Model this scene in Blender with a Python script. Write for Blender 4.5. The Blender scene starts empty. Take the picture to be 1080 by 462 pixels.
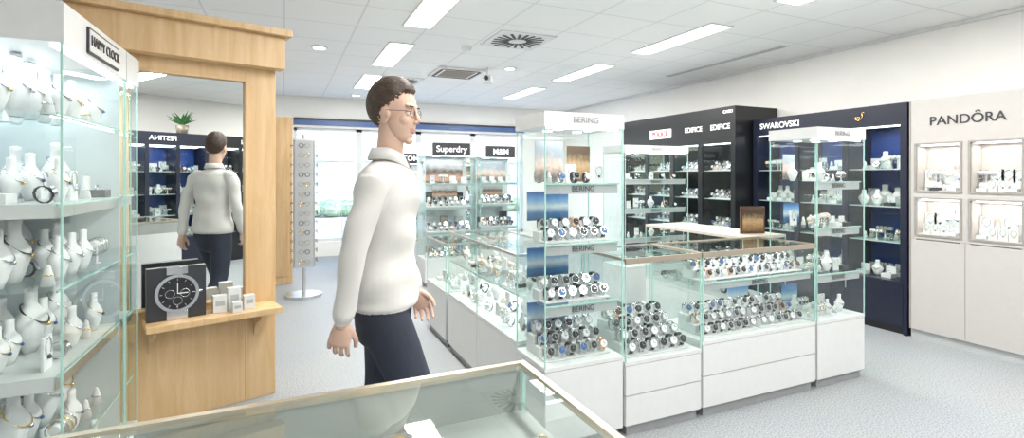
import bpy, math, random
from mathutils import Vector, Matrix, kdtree
random.seed(7)
scene = bpy.context.scene
COL = scene.collection
pi = math.pi

# ------------------------------------------------------------------ materials
def nt(name):
    m = bpy.data.materials.new(name); m.use_nodes = True
    t = m.node_tree; b = t.nodes["Principled BSDF"]
    return m, t, b

def pbr(name, col, rough=0.5, metal=0.0, var=0.04, scale=18.0, emit=None, es=0.0, bump=0.0, coat=0.0):
    m, t, b = nt(name)
    b.inputs["Roughness"].default_value = rough
    b.inputs["Metallic"].default_value = metal
    b.inputs["Coat Weight"].default_value = coat
    tc = t.nodes.new("ShaderNodeTexCoord")
    n = t.nodes.new("ShaderNodeTexNoise"); n.inputs["Scale"].default_value = scale
    n.inputs["Detail"].default_value = 4
    r = t.nodes.new("ShaderNodeValToRGB")
    r.color_ramp.elements[0].position = .3; r.color_ramp.elements[1].position = .7
    r.color_ramp.elements[0].color = (*[c * (1 - var) for c in col], 1)
    r.color_ramp.elements[1].color = (*[min(1, c * (1 + var)) for c in col], 1)
    t.links.new(tc.outputs["Object"], n.inputs["Vector"])
    t.links.new(n.outputs["Fac"], r.inputs["Fac"])
    t.links.new(r.outputs["Color"], b.inputs["Base Color"])
    if emit:
        b.inputs["Emission Color"].default_value = (*emit, 1)
        b.inputs["Emission Strength"].default_value = es
    if bump:
        bp = t.nodes.new("ShaderNodeBump"); bp.inputs["Strength"].default_value = bump
        bp.inputs["Distance"].default_value = .01
        t.links.new(n.outputs["Fac"], bp.inputs["Height"]); t.links.new(bp.outputs["Normal"], b.inputs["Normal"])
    return m

def glass_mat(name, tint=(.94, .975, .965), base=.035, k=.45):
    m = bpy.data.materials.new(name); m.use_nodes = True; t = m.node_tree
    t.nodes.clear()
    o = t.nodes.new("ShaderNodeOutputMaterial")
    tr = t.nodes.new("ShaderNodeBsdfTransparent"); tr.inputs[0].default_value = (*tint, 1)
    gl = t.nodes.new("ShaderNodeBsdfGlossy"); gl.inputs["Roughness"].default_value = .02
    gl.inputs["Color"].default_value = (.95, 1, .98, 1)
    lw = t.nodes.new("ShaderNodeLayerWeight"); lw.inputs[0].default_value = .5
    p = t.nodes.new("ShaderNodeMath"); p.operation = 'POWER'; p.inputs[1].default_value = 3.5
    ma = t.nodes.new("ShaderNodeMath"); ma.operation = 'MULTIPLY_ADD'; ma.inputs[1].default_value = k; ma.inputs[2].default_value = base
    mx = t.nodes.new("ShaderNodeMixShader")
    t.links.new(lw.outputs["Facing"], p.inputs[0]); t.links.new(p.outputs[0], ma.inputs[0])
    t.links.new(ma.outputs[0], mx.inputs[0]); t.links.new(tr.outputs[0], mx.inputs[1]); t.links.new(gl.outputs[0], mx.inputs[2])
    t.links.new(mx.outputs[0], o.inputs[0])
    return m

def wood_mat(name, c1, c2):
    m, t, b = nt(name)
    b.inputs["Roughness"].default_value = .42
    tc = t.nodes.new("ShaderNodeTexCoord"); mp = t.nodes.new("ShaderNodeMapping")
    mp.inputs["Scale"].default_value = (9, 9, .8)
    n = t.nodes.new("ShaderNodeTexNoise"); n.inputs["Scale"].default_value = 2.2; n.inputs["Detail"].default_value = 8
    n.inputs["Distortion"].default_value = .8
    n2 = t.nodes.new("ShaderNodeTexNoise"); n2.inputs["Scale"].default_value = 30; n2.inputs["Detail"].default_value = 3
    mx = t.nodes.new("ShaderNodeMath"); mx.operation = 'MULTIPLY_ADD'; mx.inputs[1].default_value = .3
    r = t.nodes.new("ShaderNodeValToRGB")
    r.color_ramp.elements[0].position = .4; r.color_ramp.elements[0].color = (*c1, 1)
    r.color_ramp.elements[1].position = .95; r.color_ramp.elements[1].color = (*c2, 1)
    L = t.links.new
    L(tc.outputs["Object"], mp.inputs[0]); L(mp.outputs[0], n.inputs["Vector"]); L(mp.outputs[0], n2.inputs["Vector"])
    L(n2.outputs["Fac"], mx.inputs[0]); L(n.outputs["Fac"], mx.inputs[2]); L(mx.outputs[0], r.inputs[0]); L(r.outputs[0], b.inputs["Base Color"])
    return m

WHITE = pbr("white_lacquer", (.68, .695, .70), .35, var=.02)
WALLM = pbr("wall_paint", (.91, .90, .875), .9, var=.015, scale=4, bump=.05)
STAND = pbr("white_display_velvet", (.70, .71, .72), .8, var=.03)
FROST = pbr("frosted_back_panel", (.56, .63, .65), .3, var=.10, scale=3)
CREAM = pbr("cream_top", (.62, .57, .50), .35, var=.04)
PLINTH = pbr("plinth_grey", (.30, .31, .32), .5)
GLASS = glass_mat("clear_glass")
GLTOP = glass_mat("clear_glass_top", (.90, .94, .925), .09, .6)
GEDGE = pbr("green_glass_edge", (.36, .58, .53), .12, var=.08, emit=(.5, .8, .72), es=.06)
SILVER = pbr("brushed_aluminium", (.62, .63, .64), .3, 1, var=.06, scale=60)
STEEL = pbr("polished_steel", (.60, .61, .64), .18, 1)
GOLD = pbr("gold", (.86, .60, .25), .2, 1)
ROSE = pbr("rose_gold", (.80, .48, .34), .22, 1)
BLACK = pbr("black_lacquer", (.012, .013, .016), .3)
BLACKM = pbr("black_leather", (.02, .02, .022), .55)
CHAR = pbr("charcoal_panel", (.035, .037, .045), .4)
NAVY = pbr("navy_panel", (.010, .013, .030), .35)
BLUEB = pbr("blue_backing", (.018, .055, .25), .5, var=.2, scale=5)
BROWN = pbr("bronze_rail", (.36, .31, .25), .35, .3)
GREY = pbr("grey_rail", (.42, .44, .45), .4)
DIALW = pbr("white_dial", (.80, .81, .83), .3)
DIALB = pbr("blue_dial", (.05, .12, .32), .25)
DIALK = pbr("black_dial", (.02, .02, .025), .2)
LEDM = pbr("led_strip", (1, 1, 1), .5, var=0, emit=(.92, .97, 1), es=5)
PANELE = pbr("light_panel_diffuser", (1, 1, 1), .5, var=0, emit=(1, .97, .90), es=5)
WOOD = wood_mat("birch_wood", (.59, .37, .175), (.75, .54, .31))
MIRR = pbr("mirror_silver", (.9, .93, .92), .0, 1, var=0)
REDM = pbr("red_print", (.62, .03, .05), .5)
CEILW = pbr("white_metal", (.8, .8, .8), .5)
DKG = pbr("vent_dark", (.09, .09, .09), .7)
VENTG = pbr("vent_grey", (.45, .45, .45), .7)

def ramp_poster(name, cols, horiz=False, noise=.15):
    m, t, b = nt(name); b.inputs["Roughness"].default_value = .3
    tc = t.nodes.new("ShaderNodeTexCoord"); sp = t.nodes.new("ShaderNodeSeparateXYZ")
    n = t.nodes.new("ShaderNodeTexNoise"); n.inputs["Scale"].default_value = 6; n.inputs["Detail"].default_value = 6
    ma = t.nodes.new("ShaderNodeMath"); ma.operation = 'MULTIPLY_ADD'; ma.inputs[1].default_value = noise
    r = t.nodes.new("ShaderNodeValToRGB")
    els = r.color_ramp.elements
    while len(els) < len(cols): els.new(.5)
    for i, c in enumerate(cols):
        els[i].position = .08 + .95 * i / (len(cols) - 1); els[i].color = (*c, 1)
    L = t.links.new
    L(tc.outputs["Generated"], sp.inputs[0]); L(tc.outputs["Generated"], n.inputs["Vector"])
    L(n.outputs["Fac"], ma.inputs[0]); L(sp.outputs[0 if horiz else 2], ma.inputs[2]); L(ma.outputs[0], r.inputs[0])
    L(r.outputs[0], b.inputs["Base Color"])
    return m
P_BLUE = ramp_poster("blue_landscape_print", [(.03, .08, .16), (.05, .16, .35), (.6, .7, .75), (.15, .35, .65), (.05, .15, .4)])
P_WARM = ramp_poster("portrait_print", [(.05, .04, .05), (.55, .33, .24), (.10, .07, .06), (.5, .5, .5)], noise=.5)
P_GREY = ramp_poster("fashion_print", [(.5, .5, .5), (.15, .13, .12), (.65, .5, .42), (.3, .33, .36)], noise=.6)
P_BRN = ramp_poster("amber_print", [(.05, .03, .02), (.25, .14, .06), (.45, .3, .16), (.08, .05, .03)], noise=.5)

# ------------------------------------------------------------------ mesh builder
class MB:
    def __init__(s):
        s.v = []; s.f = []; s.m = []; s.mats = []; s.sm = []; s.M = Matrix.Identity(4)
    def mi(s, mat):
        if mat not in s.mats: s.mats.append(mat)
        return s.mats.index(mat)
    def add(s, vs, fs, mat, smooth=False):
        o = len(s.v); k = s.mi(mat)
        for p in vs: s.v.append(tuple(s.M @ Vector(p)))
        for f in fs: s.f.append([o + i for i in f]); s.m.append(k); s.sm.append(smooth)
    def box(s, x0, x1, y0, y1, z0, z1, mat):
        vs = [(x, y, z) for z in (z0, z1) for y in (y0, y1) for x in (x0, x1)]
        s.add(vs, [(0, 2, 3, 1), (4, 5, 7, 6), (0, 1, 5, 4), (1, 3, 7, 5), (3, 2, 6, 7), (2, 0, 4, 6)], mat)
    def quad(s, p, mat): s.add(p, [tuple(range(len(p)))], mat)
    def cyl(s, c, r, h, mat, seg=16, axis='z', r2=None, smooth=True):
        r2 = r if r2 is None else r2; vs = []
        for k, (rr, t) in enumerate(((r, 0), (r2, h))):
            for i in range(seg):
                a = 2 * pi * i / seg; u, w = rr * math.cos(a), rr * math.sin(a)
                if axis == 'z': vs.append((c[0] + u, c[1] + w, c[2] + t))
                elif axis == 'y': vs.append((c[0] + u, c[1] + t, c[2] + w))
                else: vs.append((c[0] + t, c[1] + u, c[2] + w))
        s.add(vs, [(i, (i + 1) % seg, seg + (i + 1) % seg, seg + i) for i in range(seg)], mat, smooth)
        s.add(vs, [tuple(range(seg))[::-1], tuple(range(seg, 2 * seg))], mat)
    def lathe(s, c, prof, mat, seg=16, sy=1.0):
        vs = []; fs = []
        for r, z in prof:
            for i in range(seg):
                a = 2 * pi * i / seg; vs.append((c[0] + r * math.cos(a), c[1] + sy * r * math.sin(a), c[2] + z))
        for k in range(len(prof) - 1):
            for i in range(seg):
                j = (i + 1) % seg; fs.append((k * seg + i, k * seg + j, (k + 1) * seg + j, (k + 1) * seg + i))
        fs.append(tuple(range(seg))[::-1]); fs.append(tuple(range((len(prof) - 1) * seg, len(prof) * seg)))
        s.add(vs, fs, mat, True)
    def torus(s, c, R, r, mat, rot=None, seg=14, ms=6, sq=1.0):
        rot = rot or Matrix.Identity(3); vs = []; fs = []
        for i in range(seg):
            a = 2 * pi * i / seg
            for j in range(ms):
                b = 2 * pi * j / ms; rr = R + r * math.cos(b)
                p = rot @ Vector((rr * math.cos(a), rr * math.sin(a) * sq, r * math.sin(b))); vs.append((c[0] + p.x, c[1] + p.y, c[2] + p.z))
        for i in range(seg):
            for j in range(ms):
                fs.append((i * ms + j, ((i + 1) % seg) * ms + j, ((i + 1) % seg) * ms + (j + 1) % ms, i * ms + (j + 1) % ms))
        s.add(vs, fs, mat, True)
    def sph(s, c, r, mat, seg=12, rings=8):
        if not hasattr(r, '__len__'): r = (r, r, r)
        vs = []; fs = []
        for k in range(rings + 1):
            th = pi * k / rings
            for i in range(seg):
                a = 2 * pi * i / seg
                vs.append((c[0] + r[0] * math.sin(th) * math.cos(a), c[1] + r[1] * math.sin(th) * math.sin(a), c[2] - r[2] * math.cos(th)))
        for k in range(rings):
            for i in range(seg):
                j = (i + 1) % seg; fs.append((k * seg + i, k * seg + j, (k + 1) * seg + j, (k + 1) * seg + i))
        s.add(vs, fs, mat, True)
    def build(s, name, loc=(0, 0, 0), rot=0, parent=None, bevel=0):
        me = bpy.data.meshes.new(name); me.from_pydata(s.v, [], s.f)
        for m in s.mats: me.materials.append(m)
        me.polygons.foreach_set("material_index", s.m); me.polygons.foreach_set("use_smooth", s.sm)
        me.update()
        ob = bpy.data.objects.new(name, me); COL.objects.link(ob)
        ob.location = loc; ob.rotation_euler = (0, 0, rot)
        if parent: ob.parent = parent
        if bevel:
            bm = ob.modifiers.new("bevel", 'BEVEL'); bm.width = bevel; bm.segments = 2; bm.limit_method = 'ANGLE'
        return ob

def text(body, size, loc, mat, parent=None, rot=0, name="lettering", ext=.002, bold=0, align='CENTER'):
    cu = bpy.data.curves.new(name, 'FONT'); cu.body = body; cu.size = size; cu.extrude = ext; cu.offset = bold
    cu.align_x = align; cu.align_y = 'CENTER'; cu.materials.append(mat)
    ob = bpy.data.objects.new(name, cu); COL.objects.link(ob)
    ob.location = loc; ob.rotation_euler = (pi / 2, 0, rot)
    if parent: ob.parent = parent
    return ob

def poster(parent, x, y, z, w, h, mat, name="poster", tilt=0):
    mb = MB(); mb.box(-w / 2, w / 2, 0, .004, 0, h, mat)
    ob = mb.build(name, (x, y, z), 0, parent); ob.rotation_euler = (-tilt, 0, 0)
    return ob

def area(name, loc, sx, sy, power, col=(1, .97, .92), parent=None, rot=(0, 0, 0)):
    l = bpy.data.lights.new(name, 'AREA'); l.shape = 'RECTANGLE'; l.size = sx; l.size_y = sy; l.energy = power; l.color = col
    ob = bpy.data.objects.new(name, l); COL.objects.link(ob); ob.location = loc; ob.rotation_euler = rot
    if parent: ob.parent = parent
    return ob

# ------------------------------------------------------------------ merchandise
def watch(mb, x, y, z, s=1.0, tilt=.35, band=None, dial=None, yaw=0):
    old = mb.M
    mb.M = old @ Matrix.Translation((x, y, z)) @ Matrix.Rotation(yaw, 4, 'Z') @ Matrix.Rotation(-tilt, 4, 'X')
    band = band or random.choice([STEEL, STEEL, STEEL, BLACKM, SILVER, BLACKM, STEEL, BLACKM, STEEL, SILVER, BLACKM, ROSE])
    dial = dial or random.choice([DIALW, DIALK, DIALK, DIALK, DIALW, DIALW, DIALB])
    rim = STEEL if band != ROSE else ROSE
    R = .030 * s; W = .0095 * s; T = .0035 * s; seg = 12
    vs = []; fs = []
    for i in range(seg):
        a = 2 * pi * i / seg
        for (rr, xx) in ((R, -W), (R, W), (R - T, W), (R - T, -W)):
            vs.append((xx, rr * .8 * math.sin(a), R + rr * math.cos(a)))
    for i in range(seg):
        j = (i + 1) % seg
        for k in range(4):
            fs.append((i * 4 + k, j * 4 + k, j * 4 + (k + 1) % 4, i * 4 + (k + 1) % 4))
    mb.add(vs, fs, band, True)
    mb.cyl((0, -R * .8 - .008 * s, R), .0195 * s, .010 * s, rim, 14, 'y')
    mb.cyl((0, -R * .8 - .0088 * s, R), .0158 * s, .001, dial, 14, 'y')
    hm = STEEL if dial != DIALW else BLACK
    mb.box(-.0008 * s, .0008 * s, -R * .8 - .0098 * s, -R * .8 - .0090 * s, R, R + .013 * s, hm)
    mb.box(0, .009 * s, -R * .8 - .0098 * s, -R * .8 - .0090 * s, R - .0008, R + .001 * s, hm)
    mb.M = old

def watch_block(mb, x0, x1, y, z, n, rows=2, s=1.0):
    for r in range(rows):
        yy = y + r * .075; zz = z + r * .045
        mb.box(x0, x1, yy - .035, yy + .04, z, zz + .006, STAND)
        for i in range(n):
            xx = x0 + (i + .5) * (x1 - x0) / n + random.uniform(-.003, .003)
            mb.box(xx - .012, xx + .012, yy - .012, yy + .022, zz + .006, zz + .045 * s, STAND)
            watch(mb, xx, yy - .005, zz + .006, s, yaw=random.uniform(-.12, .12))

def bust(mb, x, y, z, s=1.0, mat=None):
    mat = mat or STAND
    mb.lathe((x, y, z), [(.035 * s, 0), (.055 * s, .03 * s), (.085 * s, .09 * s), (.088 * s, .12 * s), (.06 * s, .15 * s), (.036 * s, .175 * s), (.034 * s, .215 * s), (.036 * s, .235 * s), (.012 * s, .24 * s)], mat, 16, .5)
    R = Matrix.Rotation(.75, 3, 'X')
    mb.torus((x, y - .012 * s, z + .142 * s), .058 * s, .0032 * s, random.choice([GOLD, STEEL, BLACK, STEEL]), R, 20, 5, .9)
    mb.sph((x, y - .052 * s, z + .10 * s), .009 * s, random.choice([GOLD, STEEL, DIALB]), 8, 6)

def jewel(mb, x, y, z, s=1.0, kinds=(0, 1, 2, 3, 4, 5)):
    k = random.choice(kinds)
    if k == 0:
        mb.lathe((x, y, z), [(.016 * s, 0), (.006 * s, .05 * s), (.002, .055 * s)], STAND, 10)
        mb.torus((x, y, z + .028 * s), .0125 * s, .002 * s, random.choice([GOLD, STEEL]), None, 12, 5)
    elif k == 1:
        mb.cyl((x, y, z), .012 * s, .004, STAND, 10); mb.cyl((x, y, z), .004 * s, .06 * s, STAND, 8)
        mb.cyl((x - .045 * s, y, z + .065 * s), .012 * s, .09 * s, STAND, 10, 'x')
        R = Matrix.Rotation(pi / 2, 3, 'Y')
        for i in range(3): mb.torus((x - .025 * s + i * .025 * s, y, z + .055 * s), .026 * s, .0025 * s, random.choice([STEEL, GOLD, STEEL]), R, 14, 5)
    elif k == 2:
        mb.box(x - .03 * s, x + .03 * s, y - .03 * s, y + .03 * s, z, z + .025 * s, random.choice([STAND, WHITE, CHAR]))
        mb.box(x - .03 * s, x + .03 * s, y + .025 * s, y + .032 * s, z + .025 * s, z + .07 * s, STAND)
        mb.torus((x, y, z + .032 * s), .011 * s, .002 * s, STEEL, Matrix.Rotation(pi / 2, 3, 'X'), 12, 5)
    elif k == 3:
        mb.box(x - .028 * s, x + .028 * s, y, y + .008, z, z + .085 * s, STAND)
        mb.torus((x, y - .002, z + .058 * s), .018 * s, .0014 * s, STEEL, Matrix.Rotation(pi / 2, 3, 'X'), 14, 4, 1.3)
        mb.sph((x, y - .004, z + .032 * s), .006 * s, random.choice([GOLD, STEEL, DIALB, CHAR]), 8, 6)
    elif k == 4:
        bust(mb, x, y + .01, z, .5 * s)
    else:
        watch(mb, x, y, z, s)

def jewel_row(mb, x0, x1, y, z, n, s=1.0, jit=.02):
    for i in range(n):
        jewel(mb, x0 + (i + .5) * (x1 - x0) / n, y + random.uniform(-jit, jit), z, s * random.uniform(.85, 1.15))

# ------------------------------------------------------------------ room shell
X0, X1, Y0, Y1, H = -1.9, 5.4, -3.0, 9.4, 2.75
def solid(name, x0, x1, y0, y1, z0, z1, mat):
    mb = MB(); mb.box(x0, x1, y0, y1, z0, z1, mat); return mb.build(name)

fm, t, b = nt("speckled_vinyl_floor")
tc = t.nodes.new("ShaderNodeTexCoord")
n1 = t.nodes.new("ShaderNodeTexNoise"); n1.inputs["Scale"].default_value = 110; n1.inputs["Detail"].default_value = 3
n2 = t.nodes.new("ShaderNodeTexNoise"); n2.inputs["Scale"].default_value = 2; n2.inputs["Detail"].default_value = 3
r = t.nodes.new("ShaderNodeValToRGB"); r.color_ramp.elements[0].position = .35; r.color_ramp.elements[0].color = (.20, .222, .24, 1)
r.color_ramp.elements[1].position = .60; r.color_ramp.elements[1].color = (.40, .425, .445, 1)
mx = t.nodes.new("ShaderNodeMix"); mx.data_type = 'RGBA'; mx.blend_type = 'MULTIPLY'; mx.inputs[0].default_value = .12
t.links.new(tc.outputs["Object"], n1.inputs[0]); t.links.new(tc.outputs["Object"], n2.inputs[0]); t.links.new(n1.outputs["Fac"], r.inputs[0])
t.links.new(r.outputs[0], mx.inputs[6]); t.links.new(n2.outputs["Color"], mx.inputs[7]); t.links.new(mx.outputs[2], b.inputs["Base Color"])
b.inputs["Roughness"].default_value = .5
FLOORM = fm
cm, t, b = nt("ceiling_tiles")
tc = t.nodes.new("ShaderNodeTexCoord"); br = t.nodes.new("ShaderNodeTexBrick")
br.offset = 0; br.inputs["Scale"].default_value = 1; br.inputs["Brick Width"].default_value = .6; br.inputs["Row Height"].default_value = .6
br.inputs["Mortar Size"].default_value = .008; br.inputs["Color1"].default_value = (.93, .935, .94, 1); br.inputs["Color2"].default_value = (.95, .955, .96, 1)
br.inputs["Mortar"].default_value = (.78, .785, .80, 1)
t.links.new(tc.outputs["Object"], br.inputs["Vector"]); t.links.new(br.outputs["Color"], b.inputs["Base Color"]); b.inputs["Roughness"].default_value = .9

solid("floor", X0 - .2, X1 + .2, Y0 - .2, Y1 + .2, -.1, 0, FLOORM)
solid("ceiling", X0 - .2, X1 + .2, Y0 - .2, Y1 + .2, H, H + .1, cm)
solid("wall_right", X1, X1 + .15, Y0, Y1, 0, H, WALLM)
solid("wall_left", X0 - .15, X0, Y0, Y1, 0, H, WALLM)
solid("wall_front", X0 - .15, X1 + .15, Y0 - .15, Y0, 0, H, WALLM)
mb = MB()
wx0, wx1, wz0, wz1 = .15, 4.45, .25, 2.22
mb.box(X0 - .15, wx0, Y1, Y1 + .2, 0, H, WALLM); mb.box(wx1, X1 + .15, Y1, Y1 + .2, 0, H, WALLM)
mb.box(wx0, wx1, Y1, Y1 + .2, 0, wz0, WALLM); mb.box(wx0, wx1, Y1, Y1 + .2, wz1, H, WALLM)
mb.build("wall_back")
BLUEST = pbr("blue_fascia", (.09, .16, .36), .4)
solid("trim_window_head", wx0, wx1, Y1 - .03, Y1 - .001, 2.26, 2.35, BLUEST)
solid("trim_1", wx0, wx1, Y1 - .05, Y1 - .001, 2.355, 2.38, CHAR)
n = 4; ww = (wx1 - wx0) / n
for i in range(n):
    mb = MB(); a = wx0 + i * ww; c = a + ww
    for (p, q, zz0, zz1) in ((a, a + .05, wz0, wz1), (c - .05, c, wz0, wz1), (a, c, wz0, wz0 + .05), (a, c, wz1 - .05, wz1)):
        mb.box(p, q, Y1 + .06, Y1 + .12, zz0, zz1, WHITE)
    mb.box(a + .05, c - .05, Y1 + .06, Y1 + .12, 1.62, 1.66, WHITE)
    mb.quad([(a + .05, Y1 + .09, wz0 + .05), (c - .05, Y1 + .09, wz0 + .05), (c - .05, Y1 + .09, wz1 - .05), (a + .05, Y1 + .09, wz1 - .05)], GLASS)
    mb.build("window_%d" % (i + 1))
solid("baseboard_right", X1 - .015, X1 - .001, Y0, 1.1, 0, .08, GREY)
solid("baseboard_back", wx1, X1 - .02, Y1 - .015, Y1 - .001, 0, .08, GREY)
solid("baseboard_left", X0 + .001, X0 + .015, Y0, Y1 - .02, 0, .08, GREY)
solid("trim_ceiling_right", X1 - .03, X1 - .001, Y0, Y1, H - .035, H - .001, CEILW)

# outdoors
PAVE = pbr("paving", (.60, .59, .57), .9, scale=3, var=.15)
solid("street_pavement", -20, 25, Y1 + .25, 45, -.2, -.05, PAVE)
mb = MB(); FAC = pbr("render_facade", (.86, .86, .84), .9); WIN = pbr("window_dark", (.40, .45, .50), .1)
mb.box(-8, 16, 24, 30, -.05, 7, FAC)
for i in range(9):
    for k in range(2): mb.box(-7 + i * 2.5, -5.6 + i * 2.5, 23.95, 24.0, .9 + k * 2.9, 2.5 + k * 2.9, WIN)
mb.box(-8.3, 16.3, 23.6, 30.3, 7, 7.4, pbr("roof_tiles", (.25, .12, .09), .9))
mb.build("street_building")
HED = pbr("hedge_leaves", (.32, .40, .27), .9, var=.4, scale=9, bump=.8)
mb = MB()
for i in range(26):
    hz = random.uniform(.22, .32)
    mb.sph((-4 + i * .55, 19 + random.uniform(-.2, .2), -.045 + hz), (.5, .5, hz), HED, 10, 8)
mb.build("hedge")

# ------------------------------------------------------------------ ceiling fixtures
lamps = [(x, y) for x in (1.1, 3.58) for y in (-1.4, .4, 2.2, 4.0, 5.8, 7.6)]
for i, (x, y) in enumerate(lamps):
    mb = MB(); L, W = 1.15, .24
    mb.box(-W / 2, W / 2, -L / 2, L / 2, -.006, -.001, PANELE)
    for (a, b_, c, d) in ((-W / 2 - .015, -W / 2, -L / 2 - .015, L / 2 + .015), (W / 2, W / 2 + .015, -L / 2 - .015, L / 2 + .015), (-W / 2, W / 2, -L / 2 - .015, -L / 2), (-W / 2, W / 2, L / 2, L / 2 + .015)):
        mb.box(a, b_, c, d, -.012, -.001, CEILW)
    o = mb.build("ceiling_light_panel", (x, y, H))
    area("lamp", (0, 0, -.015), W, L, 42, parent=o)
def diffuser(x, y, name="air_diffuser"):
    mb = MB(); mb.box(-.29, .29, -.29, .29, -.012, -.001, CEILW)
    for k in range(20):
        mb.M = Matrix.Rotation(2 * pi * k / 20, 4, 'Z')
        mb.box(.09, .27 if k % 5 in (2, 3) else .25, -.016, .012, -.016, -.0125, DKG)
    mb.M = Matrix.Identity(4); mb.cyl((0, 0, -.018), .05, .006, CEILW, 16)
    mb.build(name, (x, y, H))
diffuser(2.13, 4.65); diffuser(1.5, 7.3)
mb = MB(); mb.box(-.3, .3, -.3, .3, -.03, -.001, CEILW)
mb.box(-.2, .2, -.2, .2, -.034, -.031, pbr("cassette_grille", (.25, .2, .15), .6))
for s in (-1, 1):
    mb.box(-.24, .24, s * .25 - .02, s * .25 + .02, -.034, -.031, DKG); mb.box(s * .25 - .02, s * .25 + .02, -.24, .24, -.034, -.031, DKG)
mb.build("air_conditioning_cassette", (2.05, 6.4, H), bevel=.004)
mb = MB(); mb.cyl((0, 0, -.10), .015, .099, CEILW, 10); mb.box(-.06, .06, -.09, .09, -.19, -.10, CEILW); mb.cyl((0, -.12, -.145), .03, .03, BLACK, 14, 'y')
mb.build("security_camera", (2.33, 6.0, H), -.5, bevel=.004)
for (x, y) in ((.34, 5.75), (2.6, 5.9), (1.1, 8.9), (-.4, 6.0)):
    mb = MB(); mb.cyl((0, 0, -.012), .085, .011, CEILW, 24); mb.cyl((0, 0, -.014), .06, .003, PANELE, 24)
    mb.build("recessed_downlight", (x, y, H))
mb = MB(); mb.cyl((0, 0, -.04), .045, .039, CEILW, 16, r2=.055); mb.build("smoke_detector", (1.75, 5.1, H))
mb = MB(); mb.box(-.06, .06, -.9, .9, -.008, -.001, CEILW); mb.box(-.035, -.01, -.88, .88, -.011, -.008, VENTG); mb.box(.01, .035, -.88, .88, -.011, -.008, VENTG)
mb.build("ceiling_slot_vent", (4.75, 4.6, H))

# ------------------------------------------------------------------ showcases
def showcase(name, w, d, loc, rot, zb, zt, header=0, shelves=(), rail=0, label=None, topmat=None, rails_brown=False, drawers=1, bays=1, backmat=None, led=0, hmat=None, rside=None):
    mb = MB(); hm = hmat or WHITE
    mb.box(.02, w - .02, .02, d - .02, 0, .05, PLINTH)
    if zb > .06:
        mb.box(.006, w - .006, .006, d - .006, .05, zb - .012, PLINTH)
        bw = w / bays
        zz = [.055 + i * (zb - .02 - .055) / drawers for i in range(drawers + 1)]
        for bx in range(bays):
            for i in range(drawers):
                mb.box(bx * bw + .003, (bx + 1) * bw - .003, 0, .008, zz[i] + .003, zz[i + 1] - .003, WHITE)
        for i in range(drawers):
            for (xa, xb) in ((0, .008), (w - .008, w)): mb.box(xa, xb, .01, d - .004, zz[i] + .003, zz[i + 1] - .003, WHITE)
        mb.box(0, w, 0, d, zb - .02, zb, WHITE)
    gt = zt - header if header else zt
    e = .004
    mb.quad([(e, e, zb), (w - e, e, zb), (w - e, e, gt), (e, e, gt)], GLASS)
    mb.quad([(e, d - e, zb), (e, e, zb), (e, e, gt), (e, d - e, gt)], GLASS)
    if rside: mb.box(w - .012, w - .002, .02, d - .012, zb, gt, rside)
    else: mb.quad([(w - e, e, zb), (w - e, d - e, zb), (w - e, d - e, gt), (w - e, e, gt)], GLASS)
    if backmat: mb.box(.01, w - .01, d - .012, d - .002, zb, gt, backmat)
    else: mb.quad([(w - e, d - e, zb), (e, d - e, zb), (e, d - e, gt), (w - e, d - e, gt)], GLASS)
    xs = [i * w / bays for i in range(bays + 1)]
    for i, x in enumerate(xs):
        x = min(max(x, .003), w - .003)
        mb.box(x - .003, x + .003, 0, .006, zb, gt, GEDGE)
        if i in (0, bays): mb.box(x - .003, x + .003, d - .006, d, zb, gt, GEDGE)
    if header:
        mb.box(-.004, w + .004, -.004, d + .004, gt, zt, hm)
        mb.box(.02, w - .02, .015, .03, gt - .008, gt, LEDM)
        for i in range(2):
            for j in range(2): mb.cyl((w * (.3 + .4 * i), d * (.35 + .35 * j), gt - .006), .025, .005, LEDM, 12)
    elif topmat:
        mb.box(0, w, 0, d, zt, zt + .02, topmat)
    else:
        mb.quad([(e, e, zt), (w - e, e, zt), (w - e, d - e, zt), (e, d - e, zt)], GLTOP)
        rm = BROWN if rails_brown else SILVER; th = .026 if rails_brown else .012
        mb.box(0, w, -.003, .010, zt - th, zt + .004, rm); mb.box(0, w, d - .01, d, zt - .012, zt + .004, rm)
        mb.box(-.001, .010, .01, d - .01, zt - .012, zt + .004, rm); mb.box(w - .010, w + .001, .01, d - .01, zt - .012, zt + .004, rm)
    for z in shelves:
        mb.quad([(.012, .02, z), (w - .012, .02, z), (w - .012, d - .012, z), (.012, d - .012, z)], GLASS)
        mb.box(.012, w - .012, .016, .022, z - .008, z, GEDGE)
        if rail: mb.box(.02, w - .02, .024, .036, z - rail, z - .001, GREY)
    ob = mb.build(name, (loc[0], loc[1], 0), rot)
    if label:
        for z in shelves: text(label, .040, (w / 2, .020, z - rail / 2 - .002), CHAR, ob, name="shelf_lettering", ext=.0005)
        if header: text(label, header * .6, (w / 2, -.007, zt - header / 2), PLINTH, ob, name="header_lettering", ext=.001)
    if led: area("case_lamp", (w / 2, d / 2, gt - .02), w * .8, d * .6, led, (.93, .97, 1), ob)
    return ob

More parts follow.
